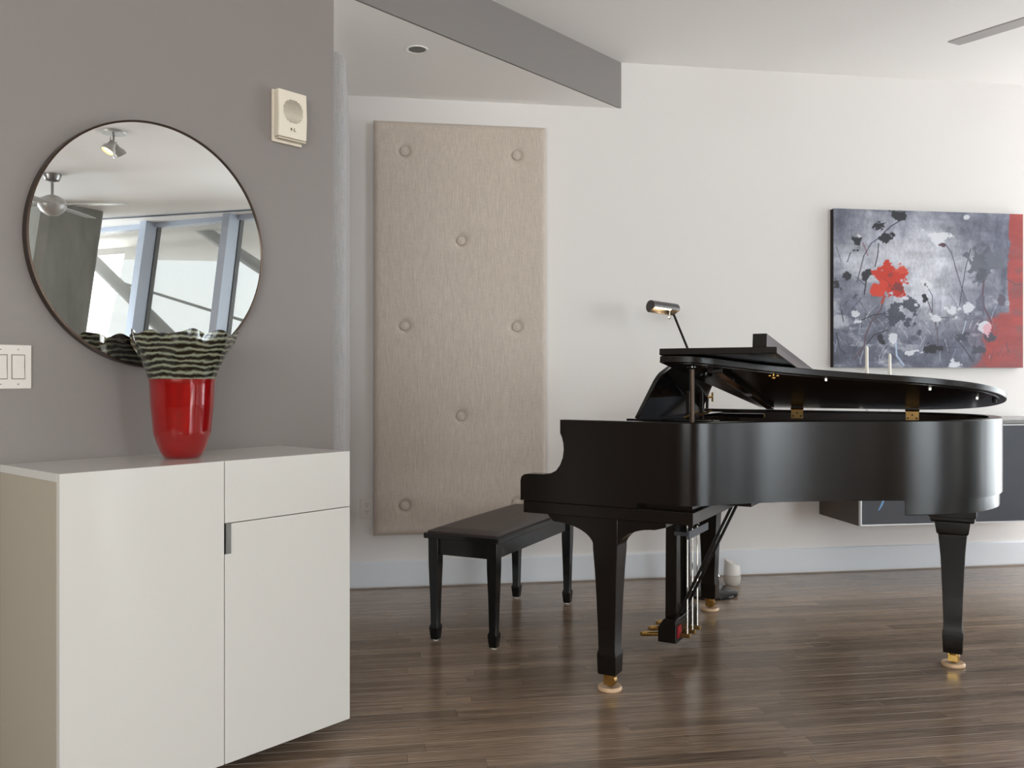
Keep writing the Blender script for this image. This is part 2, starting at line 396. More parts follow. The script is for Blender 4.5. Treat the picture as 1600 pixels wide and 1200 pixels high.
def strip(a, b, z0, z1):
    mb = MB(); k = len(a)
    rings = [[(a[i].x,a[i].y,z0),(a[i].x,a[i].y,z1),(b[i].x,b[i].y,z1),(b[i].x,b[i].y,z0)] for i in range(k)]
    return mb.rings(rings)
RT = 1.012
def rim_strip(a, b, c, d, z0, z1, ch=.003):
    return MB().rings([[(a[i].x,a[i].y,z0),(a[i].x,a[i].y,z1-ch),(b[i].x,b[i].y,z1),(c[i].x,c[i].y,z1),(d[i].x,d[i].y,z1-ch),(d[i].x,d[i].y,z0)] for i in range(len(a))])
rim = rim_strip(oc, inset(oc,.003), inset(oc,.045), ic, .72, RT).build('rim', M_black, pn, smooth=30)
strip(inset(oc,.049), inset(oc,.056), .80, RT-.012).build('inner_rim', M_ebony_in, pn, smooth=40)
# cheeks (arms) with their scrolled front
chk = [(.14,.70),(.14,RT)]+[(-.165,RT),(-.165,.962),(-.157,.945),(-.152,.925),(-.150,.90),(-.154,.87),(-.165,.842),(-.182,.820),(-.205,.808),(-.235,.803),(-.30,.802),(-.318,.799),(-.330,.790),(-.334,.775),(-.334,.70)]
for y0 in (0, 1.432): MB().prism_y(chk, y0, y0+.048).build('arm', M_black, pn, smooth=30)
kb = [(-.325,.004),(.352,.004),(.352,1.476),(-.325,1.476)]
MB().prism([(-.325,.006),(.345,.006),(.345,1.474),(-.325,1.474)], .652, .698).build('key_bed', M_black, pn, bevel=.003, smooth=0)
MB().box(.14,.05,.698,.33,1.43,.722).build('rear_rail', M_black, pn, smooth=0)
MB().box(-.322,.048,.698,-.298,1.432,.735).build('key_slip', M_black, pn, bevel=.003, smooth=0)
for y in (.048, 1.377): MB().box(-.298,y,.698,-.165,y+.055,.762).build('key_block', M_black, pn, bevel=.004, smooth=0)
kk = MB(); bk = MB(); wy = 1.274/52
for i in range(52):
    kk.box(-.312+.014,.103+i*wy+.0006,.70,-.160,.103+(i+1)*wy-.0006,.748)
    if (i % 7) in (0,2,3,5,6) and i < 51: bk.box(-.262,.103+(i+1)*wy-.006,.748,-.165,.103+(i+1)*wy+.006,.760)
o = kk.build('white_keys', M_key, pn, smooth=0); o = bk.build('black_keys', M_gloss, pn, smooth=0)
MB().prism_y([(-.165,.748),(-.150,.748),(-.118,.90),(-.133,.90)], .048, 1.432).build('fallboard', M_gloss, pn, bevel=.003)
MB().box(-.14,.048,.90,-.05,1.432,.925).build('name_board_rail', M_gloss, pn, smooth=0)
# inside: soundboard, plate, struts, pins, dampers
base = [p for p in inset(oc,.045)]
poly = [(p.x,p.y) for p in base]
MB().prism(poly, .80, .812).build('soundboard', M_sound, pn, smooth=0)
pl2 = strip(inset(oc,.050), inset(oc,.13), .885, .905); pl2.box(.14,.06,.885,.24,1.42,.905)
for i,(y0,x1,y1) in enumerate([(.30,.52,.32),(.55,.92,.62),(.85,1.16,1.0),(1.15,1.12,1.28)]):
    pl2.rings([[(.2,y0-.012,.88),(.2,y0+.012,.88),(.2,y0+.012,.93),(.2,y0-.012,.93)],[(x1,y1-.012,.88),(x1,y1+.012,.88),(x1,y1+.012,.93),(x1,y1-.012,.93)]])
pl2.build('iron_plate', M_gold, pn)
st = MB(); rnd2 = random.Random(4)
def edge_u(v):
    best = .3
    for p in inset(oc,.13):
        if abs(p.y-v) < .03: best = max(best, p.x)
    return best
for i in range(60):
    v = .12+i*1.26/59; u1 = edge_u(min(v+.02,1.34))
    st.tube([(.18,v,.912),(u1-.02,v+.03,.905)], .0012, 4)
o = st.build('strings', M_nickel, pn); o['kind'] = 'stuff'
pins = MB()
for r_ in range(4):
    for i in range(56): pins.lathe([(.0034,.905),(.0034,.935)], 5, (.02+r_*.022, .12+i*.0225))
MB().box(-.05,.05,.86,.14,1.43,.905).build('pin_block_plate', M_gold, pn, smooth=0)
o = pins.build('tuning_pins', M_nickel, pn); o['kind'] = 'stuff'
dm = MB()
for i in range(54): dm.box(.235,.12+i*.0225,.92,.275,.131+i*.0225,.945)
o = dm.build('dampers', M_black, pn, smooth=0); o['kind'] = 'stuff'
# music desk
for y in (.40, 1.14):
    MB().box(-.05,y-.014,.985,.33,y+.014,1.003).build('desk_rail', M_gloss, pn, bevel=.002, smooth=0)
dk = thing('x','x','x'); bpy.data.objects.remove(dk)
def desk_pt(v, w, off=0):   # v along, w height up the tilted board
    a = math.radians(25); return (.010+math.sin(a)*w+off*math.cos(a), v, 1.006+math.cos(a)*w-off*math.sin(a))
dpoly = [(.335,0),(1.19,0),(1.165,.165),(1.155,.185),(1.14,.20),(1.06,.236),(.465,.236),(.385,.20),(.37,.185),(.36,.165)]
MB().rings([[desk_pt(v,w,-.008) for v,w in dpoly],[desk_pt(v,w,.008) for v,w in dpoly]]).build('music_desk', M_gloss, pn, bevel=.002, smooth=30)
MB().box(-.03,.33,.990,.12,1.195,1.006).build('desk_shelf', M_gloss, pn, bevel=.002, smooth=0)
for y in (.50, .68):
    MB().box(.165,y-.012,.99,.182,y+.012,1.115).build('desk_prop', M_black, pn, bevel=.002, smooth=0)
for y in (.42,.60): MB().tube([(.18,y,1.01),(.24,y,1.035)], .004, 8).build('desk_ratchet', M_dullbrass, pn)
# lid: main leaf, folded flap, lip
oc2 = [Vector((p.x,p.y,0)) for p in inset(oc,-.014)]
lidc = [p for p in oc2 if p.x > .235]
LY = 1.488
lm = Matrix.Translation((0,LY,1.022)) @ Matrix.Rotation(-TH, 4, 'X')
pts = [(p.x,p.y-LY) for p in lidc]
pts = [(.225,.0-LY-.012),]+[q for q in pts]+[(.225,.006)]
lid = MB().prism(pts, 0, .024).build('lid', M_black, pn, bevel=.0025, smooth=40, mtx=lm)
pin = [(p.x,p.y-LY) for p in inset(oc,.012) if p.x > .26]
MB().prism([(.25,.02-LY)]+pin+[(.25,-.03)], -.0015, .001).build('lid_underside', M_lidunder, lid, smooth=0)
flap = MB().box(.222,-LY-.012,.028,.632,0,.051).build('lid_flap', M_black, pn, bevel=.002, smooth=0, mtx=lm)
MB().box(.548,-LY-.004,.051,.596,-.01,.098).build('flap_lip', M_black, flap, bevel=.002, smooth=0)
MB().box(.222,-LY+.02,.022,.226,-.05,.050).build('flap_hinge', M_dullbrass, pn, smooth=0, mtx=lm)
for v,d in ((.17,0),(.30,.05)):
    MB().box(.3+d,v-LY,-.012,.33+d,v-LY+.05,.0).lathe([(.022,-.022),(.022,-.010)], 16, (.335+d, v-LY+.02)).build('prop_cup', M_gloss, lid)
# long prop recess / battens seen under the lid
MB().rings([[(.385,.10-LY,-.002),(.42,.10-LY,-.002),(.42,.10-LY,-.022),(.385,.10-LY,-.022)],[(.285,1.38-LY,-.002),(.32,1.38-LY,-.002),(.32,1.38-LY,-.022),(.285,1.38-LY,-.022)]]).build('long_prop', M_gloss, lid, bevel=.002, smooth=0)
for u_,v_ in ((.56,.27),):
    MB().ball((u_,v_-LY,-.016), .007).ball((u_-.014,v_-LY,-.008), .006).ball((u_+.014,v_-LY,-.008), .006).lathe([(.004,-.012),(.004,0)],8,(u_,v_-LY)).build('lid_catch', M_brass, lid)
for (u_,v_) in ((.72,.40),(1.05,.66),(1.20,.95)):
    MB().lathe([(.006,-.011),(.007,-.003),(.007,0)], 12, (u_,v_-LY)).build('lid_button', M_chrome, lid)
MB().lathe([(.008,-.014),(.009,0)], 12, (1.262,1.03-LY)).build('lid_bumper', M_dark, lid)
# hinges on the far rim
for u_ in (.42, .93):
    hg = MB().box(u_-.028,1.418,.972,u_+.028,1.4235,1.016).build('lid_hinge', M_dullbrass, pn, bevel=.001, smooth=0)
    MB().tube([(u_-.03,1.423,1.02),(u_+.03,1.423,1.02)], .005, 10).build('hinge_barrel', M_brass, hg)
    scr = MB()
    for dx,dz in ((-.018,.985),(.018,.985),(0,1.0)): scr.lathe([(.0035,0),(.0035,.001)],10)
    s3 = MB()
    for dx,dz in ((-.018,.985),(.018,.985),(0,1.0)): s3.tube([(u_+dx,1.4185,dz),(u_+dx,1.4168,dz)], .0042, 10)
    s3.build('screw', M_dark, hg)
    MB().box(u_-.028,1.4235,1.016,u_+.028,1.4265,1.055).build('hinge_leaf', M_ebony_in, hg, smooth=0)
# prop stick
zt = 1.022+(LY-.075)*math.sin(TH)
MB().tube([(.318,.085,.98),(.318,.085,zt)], .0085, 14).build('prop_stick', M_bronze, pn)
MB().lathe([(.014,zt-.012),(.02,zt-.006),(.02,zt-.001)], 16, (.318,.085)).build('prop_collar', M_gloss, pn)
MB().box(.30,.05,.97,.335,.11,.99).build('prop_bracket', M_dullbrass, pn, bevel=.002, smooth=0)
# legs
def leg(cx, cy, asp=1, tail=False):
    if tail: prof = [(.058,.0345),(.062,.0355),(.135,.0385),(.142,.0385),(.158,.0335),(.30,.0375),(.45,.044),(.54,.052)]
    else: prof = [(.063,.034),(.068,.0355),(.130,.0375),(.140,.0375),(.157,.033),(.25,.0355),(.35,.039),(.45,.0435),(.53,.0485),(.66,.052)]
    l = MB().square_loft(cx, cy, prof, asp).build('leg', M_black, pn, bevel=.0018, smooth=25)
    if tail:
        m = MB().square_loft(cx, cy, [(.54,.054),(.545,.058),(.585,.064),(.592,.064)]).square_loft(cx, cy, [(.592,.076),(.600,.080),(.612,.080),(.612,.086),(.655,.086)])
        m.build('leg_capital', M_black, l, bevel=.0015, smooth=25)
    else:
        # curved brackets left and right of the leg under the key bed
        br = []
        for k in range(13):
            a = PI/2*k/12
            br.append((-.046-.155*(1-math.cos(a)) if 0 else -.046-.15*(1-math.sin(PI/2-a)), .545+.085*math.sin(a)))
        left = [(-.046,.652),(-.046,.535)]+[(-.046-.165*(1-math.cos(PI/2*k/12)), .535+.085*math.sin(PI/2*k/12)) for k in range(1,13)]+[(-.215,.622),(-.215+ -.03,.652)]
        right = [(.046,.535),(.046,.652),(.235,.652),(.235,.632),(.20,.622)]+[(.046+.145*(1-math.cos(PI/2*k/12)), .535+.085*math.sin(PI/2*k/12)) for k in range(12,0,-1)]
        MB().prism_y([(x+cx,z) for x,z in left], cy-.046, cy+.046).prism_y([(x+cx,z) for x,z in right], cy-.046, cy+.046).build('leg_bracket', M_black, l, bevel=.002, smooth=30)
    cs = MB().lathe([(.012,.040),(.024,.050),(.026,.064)], 20, (cx,cy)).box(cx-.018,cy-.020,.022,cx+.018,cy-.014,.056).box(cx-.018,cy+.014,.022,cx+.018,cy+.020,.056)
    c_ = cs.build('caster', M_brass, l)
    MB().tube([(cx+.004,cy-.012,.036),(cx+.004,cy+.012,.036)], .021, 20).build('wheel', M_dullbrass, c_)
    return l
L1 = (0,.088); L2 = (0,1.392); L3 = (1.114,1.017)
leg(*L1); leg(*L2); leg(*L3, tail=True)
# tail pad under the rim
tp = [p for p in inset(oc,.010) if p.x > .975]
MB().prism([(p.x,p.y) for p in tp], .664, .722).build('tail_block', M_black, pn, bevel=.003, smooth=40)
# beams under the case
MB().box(.15,.70,.735,1.15,.80,.795).box(.33,.1,.735,.42,1.42,.795).build('case_beam', M_ebony_in, pn, smooth=0)
MB().box(.36,.20,.705,.50,.36,.722).build('prop_plate', M_black, pn, smooth=0)
# pedal lyre
ly = MB().rings([[(.015,y,.055),(.015,y,.118),(.04,y,.155),(.095,y,.155),(.095,y,.055)] for y in (.575,.89)]).build('pedal_box', M_black, pn, bevel=.003, smooth=0)
for y in (.625,.765): MB().square_loft(.058, y+.02, [(.15,.026),(.60,.024),(.655,.026)]).build('lyre_post', M_black, pn, bevel=.002, smooth=0)
MB().box(.078,.60,.505,.142,.83,.522).box(.142,.575,.498,.152,.85,.532).build('rod_guide', M_glassgrey, pn, bevel=.0015, smooth=0)
MB().box(.0952,.59,.075,.0985,.635,.125).build('felt_pad', M_felt, pn, smooth=0)
for y in (.625,.695,.765):
    MB().tube([(.128,y,.085),(.128,y,.68)], .0034, 8).build('pedal_rod', M_chrome, pn)
    MB().box(.095,y-.010,.075,.142,y+.010,.092).build('pedal_lever', M_dullbrass, pn, bevel=.002, smooth=0)
for y in (.63,.73,.83):
    mb = MB(); R_ = []
    for x,w,z,hh in ((.02,.009,.072,.009),(-.01,.009,.071,.009),(-.035,.013,.068,.010),(-.065,.019,.064,.011),(-.080,.014,.062,.009),(-.086,.005,.061,.004)):
        R_.append([(x, y+w*math.cos(a), z+hh*math.sin(a)) for a in [2*PI*j/12 for j in range(12)]])
    mb.rings(R_).build('pedal', M_brass, pn, smooth=50)
for y in (.60,.69): MB().tube([(.085,y,.15),(.365,y,.735)], .0062, 8).build('lyre_brace', M_black, pn)

# caster cups
def pw(u, v, z=0): return Vector((P0[0],P0[1],0))+Vector((u*math.cos(PR)-v*math.sin(PR), u*math.sin(PR)+v*math.cos(PR), z))
for (u_,v_),lab in ((L1,'round tan caster cup under the near front leg of the piano'),(L2,'round tan caster cup under the far front leg of the piano, near the lamp base'),(L3,'round tan caster cup under the tail leg of the piano, at the right')):
    o = MB().lathe([(.043,0),(.046,.004),(.046,.010),(.042,.016),(.035,.016),(.032,.0145),(0.0001,.0145)], 36).build('caster_cup', M_cup)
    tag(o, lab, 'caster cup', 'caster cups under the piano'); o.location = pw(u_, v_)

# ------------------------------------------------------------------ bench
bn = thing('piano_bench', 'black lacquered piano bench with dark brown padded leather seat', 'bench', (-.0265,4.286,0), math.radians(-25.5))
for sx in (-1,1):
    for sy in (-1,1):
        cx, cy = sx*.1455, sy*.4235
        l = MB().square_loft(cx, cy, [(.006,.0155),(.010,.017),(.055,.0215),(.062,.0215),(.075,.0165),(.20,.019),(.34,.0235),(.458,.0245)]).build('leg', M_bench, bn, bevel=.0012, smooth=25)
        MB().lathe([(.011,0),(.012,.006)], 14, (cx,cy)).build('glide', M_key, l)
ap = MB()
for s_ in (-1,1):
    ap.box(-.122,s_*.4235-.010,.385,.122,s_*.4235+.010,.458); ap.box(s_*.1455-.010,-.40,.385,s_*.1455+.010,.40,.458)
ap.build('apron', M_bench, bn, bevel=.001, smooth=0)
MB().prism([(-.186,-.463),(.186,-.463),(.186,.463),(-.186,.463)], .458, .482).build('top_frame', M_bench, bn, bevel=.004, smooth=0, segs=3)
def cushion(w, d, z0, h_, nx=14, ny=26):
    V = []; F = []
    for j in range(ny+1):
        for i in range(nx+1):
            a = -1+2*i/nx; b = -1+2*j/ny
            e = min(1, (1-abs(a))*w/.03)**.5 if abs(a) < 1 else 0; f_ = min(1, (1-abs(b))*d/.03)**.5 if abs(b) < 1 else 0
            V.append((a*w, b*d, z0+h_*(.45+.55*e*f_)*1+.008*(1-a*a)*(1-b*b)))
    for j in range(ny):
        for i in range(nx):
            k = j*(nx+1)+i; F.append((k,k+1,k+nx+2,k+nx+1))
    n0 = len(V); ring = [i for i in range(nx+1)]+[j*(nx+1)+nx for j in range(1,ny+1)]+[ny*(nx+1)+i for i in range(nx-1,-1,-1)]+[j*(nx+1) for j in range(ny-1,0,-1)]
    for r_ in ring: V.append((V[r_][0]*1.0, V[r_][1]*1.0, z0))
    m_ = len(ring)
    for q in range(m_): F.append((ring[(q+1) % m_], ring[q], n0+q, n0+(q+1) % m_))
    return MB().add(V, F)
cushion(.172,.448,.481,.020).build('seat_cushion', M_leather, bn, smooth=60, bevel=0)
MB().box(.196,.30,.474,.200,.304,.478)
kn = MB().lathe([(.017,0),(.019,.01),(.017,.022),(.010,.028)], 16)
kn.rings([[(0,0,0)]*3]*1, cap=False) if 0 else None
o = kn.build('height_knob', M_bench, bn); o.location = (.186,.36,.452); o.rotation_euler = (0,PI/2,0)

# ------------------------------------------------------------------ wall panels (tufted)
def tufted(name, label, loc, rz, W, H, buttons, fab, D=.085):
    t = thing(name, label, 'panel', loc, rz)
    nx, ny = int(W/.0105), int(H/.0135)
    X = np.linspace(-W/2, W/2, nx+1); Z = np.linspace(0, H, ny+1); XX, ZZ = np.meshgrid(X, Z)
    e = np.minimum(W/2-np.abs(XX), np.minimum(ZZ, H-ZZ)); r = .028
    q = np.clip(e/r, 0, 1); Y = -(D-r+r*np.sqrt(1-(1-q)**2))
    Y = Y+(-.012*np.clip(e/.25,0,1)**.6)
    for bx,bz in buttons:
        d = np.sqrt((XX-bx)**2+(ZZ-bz)**2); Y = Y+.020*np.exp(-(d/.031)**4)+.010*np.exp(-(d/.055)**1.5)
    V = np.stack([XX.ravel(), Y.ravel(), ZZ.ravel()], 1).tolist(); F = []
    for j in range(ny):
        for i in range(nx):
            k = j*(nx+1)+i; F.append((k, k+1, k+nx+2, k+nx+1))
    n0 = len(V); ring = list(range(nx+1))+[j*(nx+1)+nx for j in range(1,ny+1)]+[ny*(nx+1)+i for i in range(nx-1,-1,-1)]+[j*(nx+1) for j in range(ny-1,0,-1)]
    V += [(V[k][0], -.004, V[k][2]) for k in ring]; m_ = len(ring)
    F += [(ring[(k+1) % m_], ring[k], n0+k, n0+(k+1) % m_) for k in range(m_)]
    MB().add(V, F).build('padding', fab, t, smooth=50)
    MB().box(-W/2+.03,-.02,.03,W/2-.03,0.0,H-.03).build('backing_board', M_dark, t, smooth=0)
    bp = None
    for bx,bz in buttons:
        if bp is None: b = bp = MB().lathe([(.0225,-.010),(.0245,.000),(.0250,.008),(.0235,.0115),(.0205,.0120),(.0190,.0105),(.0170,.0118),(.008,.0135),(.0001,.014)], 24).build('button', fab, t)
        else: b = bp.copy(); COL.objects.link(b); b.parent = t
        b.matrix_local = Matrix.Translation((bx, -(D+.012-.021), bz)) @ Matrix.Rotation(PI/2, 4, 'X')
    return t
PWD, PHT = .965, 2.285
bl = [(-.312,2.115),(.312,2.115),(0,1.63),(-.312,1.155),(.312,1.155),(0,.655),(-.312,.165),(.312,.165)]
pp = BP+BD*(.125+PWD/2)
tufted('tufted_wall_panel', 'tall taupe linen wall panel with eight buttons, behind the piano bench', (pp.x,pp.y,.30), BA, PWD, PHT, bl, M_fabric)
na = math.atan2(-1, .1638)  # along the niche wall, seen from the room
pq = nl(3.85+.48); 
tufted('acoustic_wall_panel', 'pale fabric wall panel seen edge-on behind the end of the grey wall', (pq.x,pq.y,.30), math.atan2(1,-.166), .965, PHT, bl, M_fabric2)

# ------------------------------------------------------------------ white cabinet
T = .93; D_ = .386
cf = Vector((-.529,2.904,0))      # front right corner; local x along the grey wall, local y into it
cb = thing('cabinet', 'glossy white sideboard cabinet standing against the grey wall', 'cabinet', (cf.x,cf.y,0), GA)
W_ = .914
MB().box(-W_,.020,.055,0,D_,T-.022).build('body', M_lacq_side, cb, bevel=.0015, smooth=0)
MB().box(-W_,.020,T-.022,0,D_,T-.0005).build('top_panel', M_lacq, cb, bevel=.0015, smooth=0)
MB().box(-W_+.04,.122,0,-.085,D_-.03,.055).build('plinth', M_dark, cb, smooth=0)
xm = -.456
MB().box(-W_,0,.057,xm-.0015,.0185,T).build('door', M_lacq, cb, bevel=.0015, smooth=0)
d2 = MB().box(xm+.0015,0,.057,0,.0185,.748).build('door', M_lacq, cb, bevel=.0015, smooth=0)
MB().box(xm+.0015,0,.7505,0,.0185,T).build('drawer', M_lacq, cb, bevel=.0015, smooth=0)
MB().box(xm+.001,-.0025,.662,xm+.019,.0,.7488).box(xm+.001,-.0025,.662,xm+.0035,.016,.7488).build('handle', M_nickel, d2, smooth=0)['label'] = 'brushed grey metal tab handle'

# ------------------------------------------------------------------ vase
def vase_r(th, z):
    prof = [(0,.050),(.012,.060),(.03,.068),(.073,.082),(.156,.090),(.231,.094),(.268,.107),(.31,.127),(.345,.147),(.372,.152)]
    for (z0,r0),(z1,r1) in zip(prof, prof[1:]):
        if z <= z1: r = r0+(r1-r0)*(z-z0)/(z1-z0); break
    else: r = prof[-1][1]
    k = max(0, (z-.245)/.127)**1.4
    return r*(1+k*(.062*math.sin(7*th+.6)+.030*math.sin(3*th+2.1)+.012*math.sin(15*th)-.02)), k
def vase_part(z0, z1, m, name, parent, wall=.0045, bottom=False):
    n, q = 144, 26; outer_ = []; inner_ = []
    for i in range(q+1):
        z = z0+(z1-z0)*i/q; ro_ = []; ri_ = []
        for j in range(n):
            th = 2*PI*j/n; r, k = vase_r(th, z)
            zz = z+k*(.006*math.sin(9*th+2.0)+.005*math.sin(4*th)+.003*math.sin(14*th+1))
            ro_.append((r*math.cos(th), r*math.sin(th), zz)); ri_.append(((r-wall)*math.cos(th), (r-wall)*math.sin(th), max(zz, .012) if bottom else zz))
        outer_.append(ro_); inner_.append(ri_)
    if bottom:
        rings = [[(0.0004*math.cos(2*PI*j/n),.0004*math.sin(2*PI*j/n),0) for j in range(n)]]+outer_+inner_[::-1]+[[(0.0004*math.cos(2*PI*j/n),.0004*math.sin(2*PI*j/n),.012) for j in range(n)]]
        return MB().rings(rings).build(name, m, parent, smooth=60)
    mb = MB(); rr = outer_+inner_[::-1]; rr.append(outer_[0]); mb.rings(rr, cap=False)
    return mb.build(name, m, parent, smooth=60)
def vase_mats():
    m = bpy.data.materials.new('red_glass'); m.use_nodes = True; b = m.node_tree.nodes['Principled BSDF']
    b.inputs['Base Color'].default_value = (.72,.012,.014,1); b.inputs['Roughness'].default_value = .03
    b.inputs['Transmission Weight'].default_value = .7; b.inputs['IOR'].default_value = 1.5; b.inputs['Coat Weight'].default_value = .5; b.inputs['Coat Roughness'].default_value = .02
    g = bpy.data.materials.new('swirled_glass'); g.use_nodes = True; n = g.node_tree.nodes; l = g.node_tree.links; b = n['Principled BSDF']
    t = n.new('ShaderNodeTexCoord'); mp = n.new('ShaderNodeMapping'); mp.inputs['Scale'].default_value = (1,1,1); l.new(t.outputs['Object'], mp.inputs[0])
    wv = n.new('ShaderNodeTexWave'); wv.bands_direction = 'Z'; wv.inputs['Scale'].default_value = 19; wv.inputs['Distortion'].default_value = 6; wv.inputs['Detail'].default_value = 3; wv.inputs['Detail Scale'].default_value = .75; wv.inputs['Detail Roughness'].default_value = .6
    l.new(mp.outputs[0], wv.inputs['Vector'])
    cr = n.new('ShaderNodeValToRGB'); e = cr.color_ramp.elements; e[0].position = .12; e[0].color = srgb(22,19,12); e[1].position = .97; e[1].color = srgb(150,156,136)
    x = e.new(.40); x.color = srgb(66,60,46); x = e.new(.68); x.color = srgb(98,102,84)
    l.new(wv.outputs['Fac'], cr.inputs[0]); l.new(cr.outputs[0], b.inputs['Base Color'])
    b.inputs['Roughness'].default_value = .05; b.inputs['Transmission Weight'].default_value = .12; b.inputs['Coat Weight'].default_value = .3; b.inputs['Coat Roughness'].default_value = .02
    return m, g
M_red, M_swirl = vase_mats()
vs = thing('glass_vase', 'red glass vase with ruffled green-black swirled rim on the white cabinet', 'vase', (-.990,2.672,T), math.radians(20))
vase_part(0, .236, M_red, 'body', vs, bottom=True)
o = vase_part(.2362, .372, M_swirl, 'rim', vs); o['label'] = 'ruffled green and black swirled glass rim'

# ------------------------------------------------------------------ round mirror
def onwall(s, z, off=0): p = GE-GD*s+GN*off; return (p.x,p.y,z)
mr = thing('round_mirror', 'large round mirror with thin dark frame on the grey wall', 'mirror', onwall(.712, 1.583), GA)
Rm = .383
wheel = Matrix.Rotation(PI/2, 4, 'X')
MB().lathe([(Rm-.02,0.0),(Rm,0.0),(Rm,.030),(Rm-.006,.031),(Rm-.006,.026),(Rm-.02,.026)], 128, cap=False).build('frame', M_bronze, mr, mtx=wheel)
MB().lathe([(.0002,.020),(Rm-.0055,.020),(Rm-.0055,.0275),(.0002,.0275)], 128, cap=False).build('glass', M_mirror, mr, smooth=20, mtx=wheel)

# ------------------------------------------------------------------ switches, alarm sounder, outlet
sw = thing('light_switch', 'white three-gang light switch plate on the grey wall', 'switch', onwall(1.072+.0815, 1.20), GA)
MB().box(-.0815,-.006,-.0615,.0815,0,.0615).build('plate', M_switch, sw, bevel=.002, smooth=0)
for gx in (-.046,0,.046):
    MB().box(gx-.0178,-.0066,-.0345,gx+.0178,-.0058,.0345).build('switch_frame', M_hole, sw, smooth=0)
    MB().prism_y([(0,0)],0,0) if 0 else None
    MB().rings([[(x,-.006,-.0325),(x,-.0105,-.0325),(x,-.0075,.0),(x,-.0085,.0325),(x,-.006,.0325)] for x in (gx-.0158,gx+.0158)]).build('rocker', M_switch, sw, bevel=.0006, smooth=0)
    for z in (-.0485,.0485): MB().tube([(gx,-.0058,z),(gx,-.0070,z)], .0026, 12).build('screw', M_nickel, sw)
al = thing('alarm_sounder', 'ivory fire alarm speaker with round perforated grille high on the grey wall', 'alarm', onwall(.2135, 2.093), GA)
MB().box(-.063,-.012,-.092,.060,0,.092).build('back_plate', M_plastic, al, bevel=.003, smooth=0)
MB().rings([[(x,-.012,-.076),(x,-.040,-.076),(x,-.044,0),(x,-.040,.090),(x,-.012,.090)] for x in (-.060,.060)]).build('cover', M_plastic, al, bevel=.004, smooth=0)
hol = MB(); hr = .042
i = 0
for a in range(-9,10):
    for b_ in range(-9,10):
        x, z = a*.0048, b_*.0048
        if x*x+z*z < hr*hr: hol.box(x-.0015,-.0445,z+.018-.0009,x+.0015,-.0420,z+.018+.0009)
o = hol.build('grille_holes', M_hole, al, smooth=0); o['kind'] = 'stuff'
lg = MB(); lg.tube([(-.010,-.0428,-.046),(-.006,-.0428,-.040),(-.006,-.0428,-.050)], .0014, 6).tube([(.006,-.0428,-.040),(.004,-.0428,-.050),(.011,-.0428,-.050)], .0012, 6)
lg.build('printed_mark', M_hole, al)
MB().box(-.058,-.0385,-.083,.058,-.012,-.079).build('lower_lip', M_plastic, al, bevel=.001, smooth=0)
oo = BP+BD*.088
ot = thing('wall_outlet', 'white duplex outlet low on the white wall, half hidden by the taupe panel', 'outlet', (oo.x,oo.y,.445), BA)
MB().box(-.036,-.006,-.0575,.036,0,.0575).build('plate', M_switch, ot, bevel=.002, smooth=0)
for z in (-.020,.020):
    r_ = MB().tube([(0,-.004,z),(0,-.0078,z)], .0165, 20).build('socket', M_switch, ot)
    MB().box(-.0075,-.0085,z,-.0055,-.0076,z+.008).box(.0055,-.0085,z,.0075,-.0076,z+.008).box(-.002,-.0085,z-.011,.002,-.0076,z-.006).build('slots', M_dark, r_, smooth=0)

# ------------------------------------------------------------------ ceiling fittings
dl = thing('recessed_downlight', 'unlit round recessed downlight in the low niche ceiling', 'light', (-.452,4.24,2.734))
MB().lathe([(.040,-.001),(.053,-.004),(.053,0),(.040,0)], 36, cap=False).build('trim_ring', M_ceil, dl)
MB().lathe([(.0001,-.0012),(.041,-.0012),(.041,0),(.0001,0)], 36, cap=False).build('lens', mat('downlight_lens', srgb(104,104,100), .35), dl)

def ceiling_fan(label, loc, rz, nb=4):
    f = thing('ceiling_fan', label, 'fan', loc, rz)
    MB().lathe([(.075,0),(.075,-.02),(.06,-.055),(.03,-.065),(.012,-.065)][::-1], 28).build('canopy', M_nickel, f)
    MB().lathe([(.012,-.20),(.012,-.05)], 12).build('rod', M_nickel, f)
    MB().lathe([(.0001,-.375),(.05,-.368),(.095,-.335),(.118,-.295),(.120,-.275),(.118,-.255),(.095,-.22),(.05,-.195),(.02,-.185),(.0001,-.185)], 36).build('motor_housing', M_fanw, f)
    b0 = None
    for k in range(nb):
        a = 2*PI*k/nb
        if b0 is None:
            R_ = []
            for x,w in ((.09,.035),(.16,.045),(.28,.056),(.45,.058),(.62,.055),(.66,.050)):
                tw = math.radians(-5)
                R_.append([(x, s_*w*math.cos(tw)-c_*math.sin(tw), s_*w*math.sin(tw)+c_*math.cos(tw)) for s_,c_ in ((-1,-.003),(1,-.003),(1,.003),(-1,.003))])
            b = b0 = MB().rings(R_).build('blade', M_fanw, f, smooth=0)
        else: b = b0.copy(); COL.objects.link(b); b.parent = f
        b.matrix_local = Matrix.Translation((0,0,-.275)) @ Matrix.Rotation(a, 4, 'Z')
    return f
ceiling_fan('silver ceiling fan seen in the round mirror beside the concrete column', (4.512,.586,CEIL), math.radians(12))
ceiling_fan('ceiling fan whose blade tip reaches in at the top right corner', (2.436,3.60,CEIL), math.radians(125.5))
